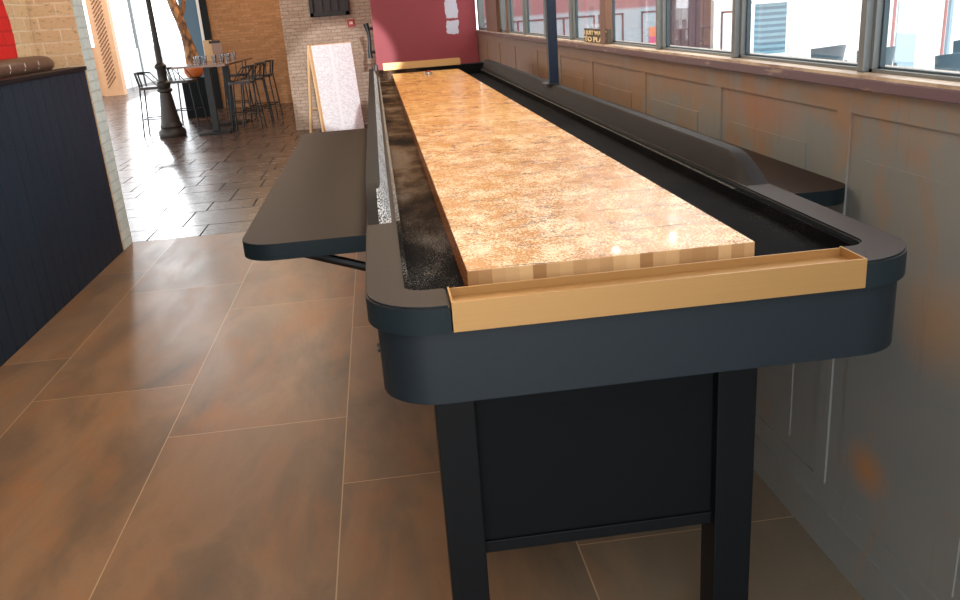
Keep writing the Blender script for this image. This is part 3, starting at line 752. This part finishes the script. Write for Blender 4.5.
bx('shutters', M['shutter'], 9.35, 10.02, 20.0, 20.4, 0, 1.22, t); bx('roof', M['white_paint'], 9.25, 10.1, 19.9, 20.5, 1.22, 1.30, t)
t = thing('small_poster', 'small orange and pink poster on the grey panelled wall outside', 'poster', (3.35, 9.85, 1.1))
bx('orange_half', M['poster_orange'], 3.22, 3.44, 9.888, 9.9, 1.08, 1.2, t); bx('pink_half', M['poster_pink'], 3.22, 3.44, 9.888, 9.9, .96, 1.08, t)

b = B(); box(b, 6.37, 6.395, 9.48, 9.52, 0, 3.2); box(b, 7.085, 7.105, 9.48, 9.52, 0, 3.2); struct('trim_9', b, plain('faded_red_paint', L(176, 120, 118), .7, var=.05))
b = B(); box(b, 6.44, 6.72, 9.50, 9.53, .1, 3.2); box(b, 7.15, 7.19, 9.48, 9.54, 0, 3.2); struct('trim_10', b, plain('pale_blue_shutter', L(150, 175, 190), .6, var=.06))
# window sign: lettering on a small brown board
t = thing('window_sign', 'small brown sign reading I JUST WANT TO PLAY leaning in the window', 'sign', (XW+.03, 3.25, 1.36))
bx('board', M['sign_dark'], XW+.006, XW+.024, 2.97, 3.47, 1.361, 1.432, t)
def text(body, size, name, loc, rot, m, parent):
    cu = bpy.data.curves.new('txt', 'FONT'); cu.body = body; cu.size = size; cu.extrude = .001; cu.offset = size*.02
    to = bpy.data.objects.new('txt', cu); C.objects.link(to)
    bpy.context.view_layer.update()
    me = bpy.data.meshes.new_from_object(to.evaluated_get(bpy.context.evaluated_depsgraph_get()))
    bpy.data.objects.remove(to); bpy.data.curves.remove(cu)
    me.name = name; me.materials.clear(); me.materials.append(m)
    w = max(v.co.x for v in me.vertices)-min(v.co.x for v in me.vertices)
    o = bpy.data.objects.new(name, me); C.objects.link(o); o.parent = parent
    o.location = Vector(loc)-parent.location; o.rotation_euler = rot
    return o, w
# text reads toward -y (left to right as seen from inside the room)
rotm = (Matrix(((0, 0, -1), (-1, 0, 0), (0, 1, 0)))).to_euler()
for body, z, wid, hs in (('I JUST WANT', 1.401, .46, .035), ('TO PLAY', 1.366, .46, .04)):
    o, w = text(body, hs, 'lettering', (XW+.004, 3.455, z), rotm, M['sign_cream'], t)
    o.scale = (wid/w if w else 1, .85, 1)

def cafe():
    t = thing('terrace_chair', 'x', 'chair', (4.8, 8.1, 0), 0, 'slate blue chairs out on the bright terrace', world=False)
    b = B(); n = 8; st = []
    for k in range(n+1):
        a = math.radians(-75+150*k/n); r = .21; x, y = r*math.sin(a), -r*math.cos(a)*.75
        up = .02*math.cos(a)
        st.append([(x, y, .66), (x*1.12, y*1.18, .83+up), (x*1.04, y*1.08, .83+up), (x*.93, y*.9, .66)])
    extrude_profile(b, st); obj('backrest', b, M['cafe_chair'], t, True)
    b = B(); prism(b, rrect(-.2, .2, -.18, .2, .06), .44, .46, .004); obj('seat', b, M['cafe_chair'], t, True)
    for (sx, sy) in ((1, 1), (1, -1), (-1, 1), (-1, -1)):
        b = B(); top = .70 if sy < 0 else .45
        tube(b, [(sx*.2, sy*.2, 0), (sx*.17, sy*.15, .45), (sx*.17, sy*.13, top)] if sy < 0 else [(sx*.2, sy*.2, 0), (sx*.17, sy*.16, .45)], .016, 6); obj('leg', b, M['cafe_chair'], t)
    return t
c0 = cafe(); c0.scale = (1.2, 1.1, 1.13); c0.location = (4.36, 7.5, 0); c0.rotation_euler = (0, 0, .45); c0['label'] = 'leftmost slate blue chair seen through the window on the bright terrace'
dup(c0, (4.45, 6.75, 0), .4, 'slate blue terrace chair partly hidden behind the wide window mullion')
dup(c0, (4.50, 5.60, 0), .35, 'nearest slate blue terrace chair, at the right edge just above the sill')
dup(c0, (5.62, 7.05, 0), .5, 'slate blue terrace chair standing behind the nearest one at the right edge')

# ------------------------------------------------------------------ light
w = bpy.data.worlds.new('World'); bpy.context.scene.world = w; w.use_nodes = True
bg = w.node_tree.nodes['Background']; bg.inputs[0].default_value = (0.93, 0.97, 1.0, 1); bg.inputs[1].default_value = 3.6
def area(name, loc, size, e, col, rot=(0, 0, 0), sy=None):
    l = bpy.data.lights.new(name, 'AREA'); l.energy = e; l.color = col; l.size = size
    if sy: l.shape = 'RECTANGLE'; l.size_y = sy
    o = bpy.data.objects.new(name, l); C.objects.link(o); o.location = loc; o.rotation_euler = rot; return o
area('ceiling_lamp_table', (.0, 3.7, 3.0), .5, 45, (1, .78, .50), (0, 0, 0), 4.0)
area('ceiling_fill_room', (-1.5, 2.0, 3.2), 1.6, 60, (1, .84, .68), (0, 0, 0), 4.0)  # this and the next three: unseen area lights added to fill the room
area('ceiling_fill_front', (-.4, -2.2, 3.0), 1.5, 26, (.80, .9, 1.0), (math.radians(35), 0, 0))
area('ceiling_fill_far', (-2.2, 10.0, 3.2), 1.6, 75, (1, .84, .66), (0, 0, 0), 2.5)
area('ceiling_fill_recess', (-2.6, 15.2, 3.2), 1.5, 70, (1, .72, .46), (0, 0, 0), 2)
def spot(name, loc, tgt, e, ang, col, r=.1, blend=.3):
    l = bpy.data.lights.new(name, 'SPOT'); l.energy = e; l.color = col; l.spot_size = math.radians(ang); l.shadow_soft_size = r; l.spot_blend = blend
    o = bpy.data.objects.new(name, l); C.objects.link(o); o.location = loc
    o.rotation_euler = (Vector(tgt)-Vector(loc)).to_track_quat('-Z', 'Y').to_euler(); return o
spot('menu_sun_spot', (-.15, -1.0, 2.06), (-.90, 11.5, .78), 4200, 7.5, (.95, .98, 1), .03)  # unseen spot added to throw a sun patch on the menu board
l = bpy.data.lights.new('sun', 'SUN'); l.energy = 0.11; l.angle = .03; l.color = (.93, .97, 1)
o = bpy.data.objects.new('sun', l); C.objects.link(o); o.rotation_euler = Vector((.26, -1, -.20)).to_track_quat('-Z', 'Y').to_euler()
for (x, y, z) in ((.63, 2.27, 1.82), (.739, 1.815, 1.653)):
    l = bpy.data.lights.new('window_lamp', 'POINT'); l.energy = 1.5; l.shadow_soft_size = .010; l.color = (1, .9, .8)
    o = bpy.data.objects.new('window_lamp', l); C.objects.link(o); o.location = (x, y, z)

# ------------------------------------------------------------------ camera
r = Vector((0.99015814, -0.12172309, -0.06906771)); u = Vector((0.10449817, 0.31473543, 0.94340964)); f = Vector((0.09309668, 0.94134218, -0.32435769))
cam = bpy.data.cameras.new('camera'); co = bpy.data.objects.new('camera', cam); C.objects.link(co)
mw = Matrix(((r.x, u.x, -f.x, -.3704), (r.y, u.y, -f.y, -1.3642), (r.z, u.z, -f.z, 1.57), (0, 0, 0, 1)))
co.matrix_world = mw; cam.sensor_width = 36; cam.sensor_fit = 'HORIZONTAL'; cam.lens = 844.76/960*36; cam.clip_start = .02; cam.clip_end = 300
bpy.context.scene.camera = co
for o in THINGS:
    if '_w' in o: del o['_w']
for o in bpy.data.objects:
    if '_w' in o: del o['_w']
sc = bpy.context.scene
sc.view_settings.view_transform = 'Standard'; sc.view_settings.look = 'None'; sc.view_settings.exposure = 0.0
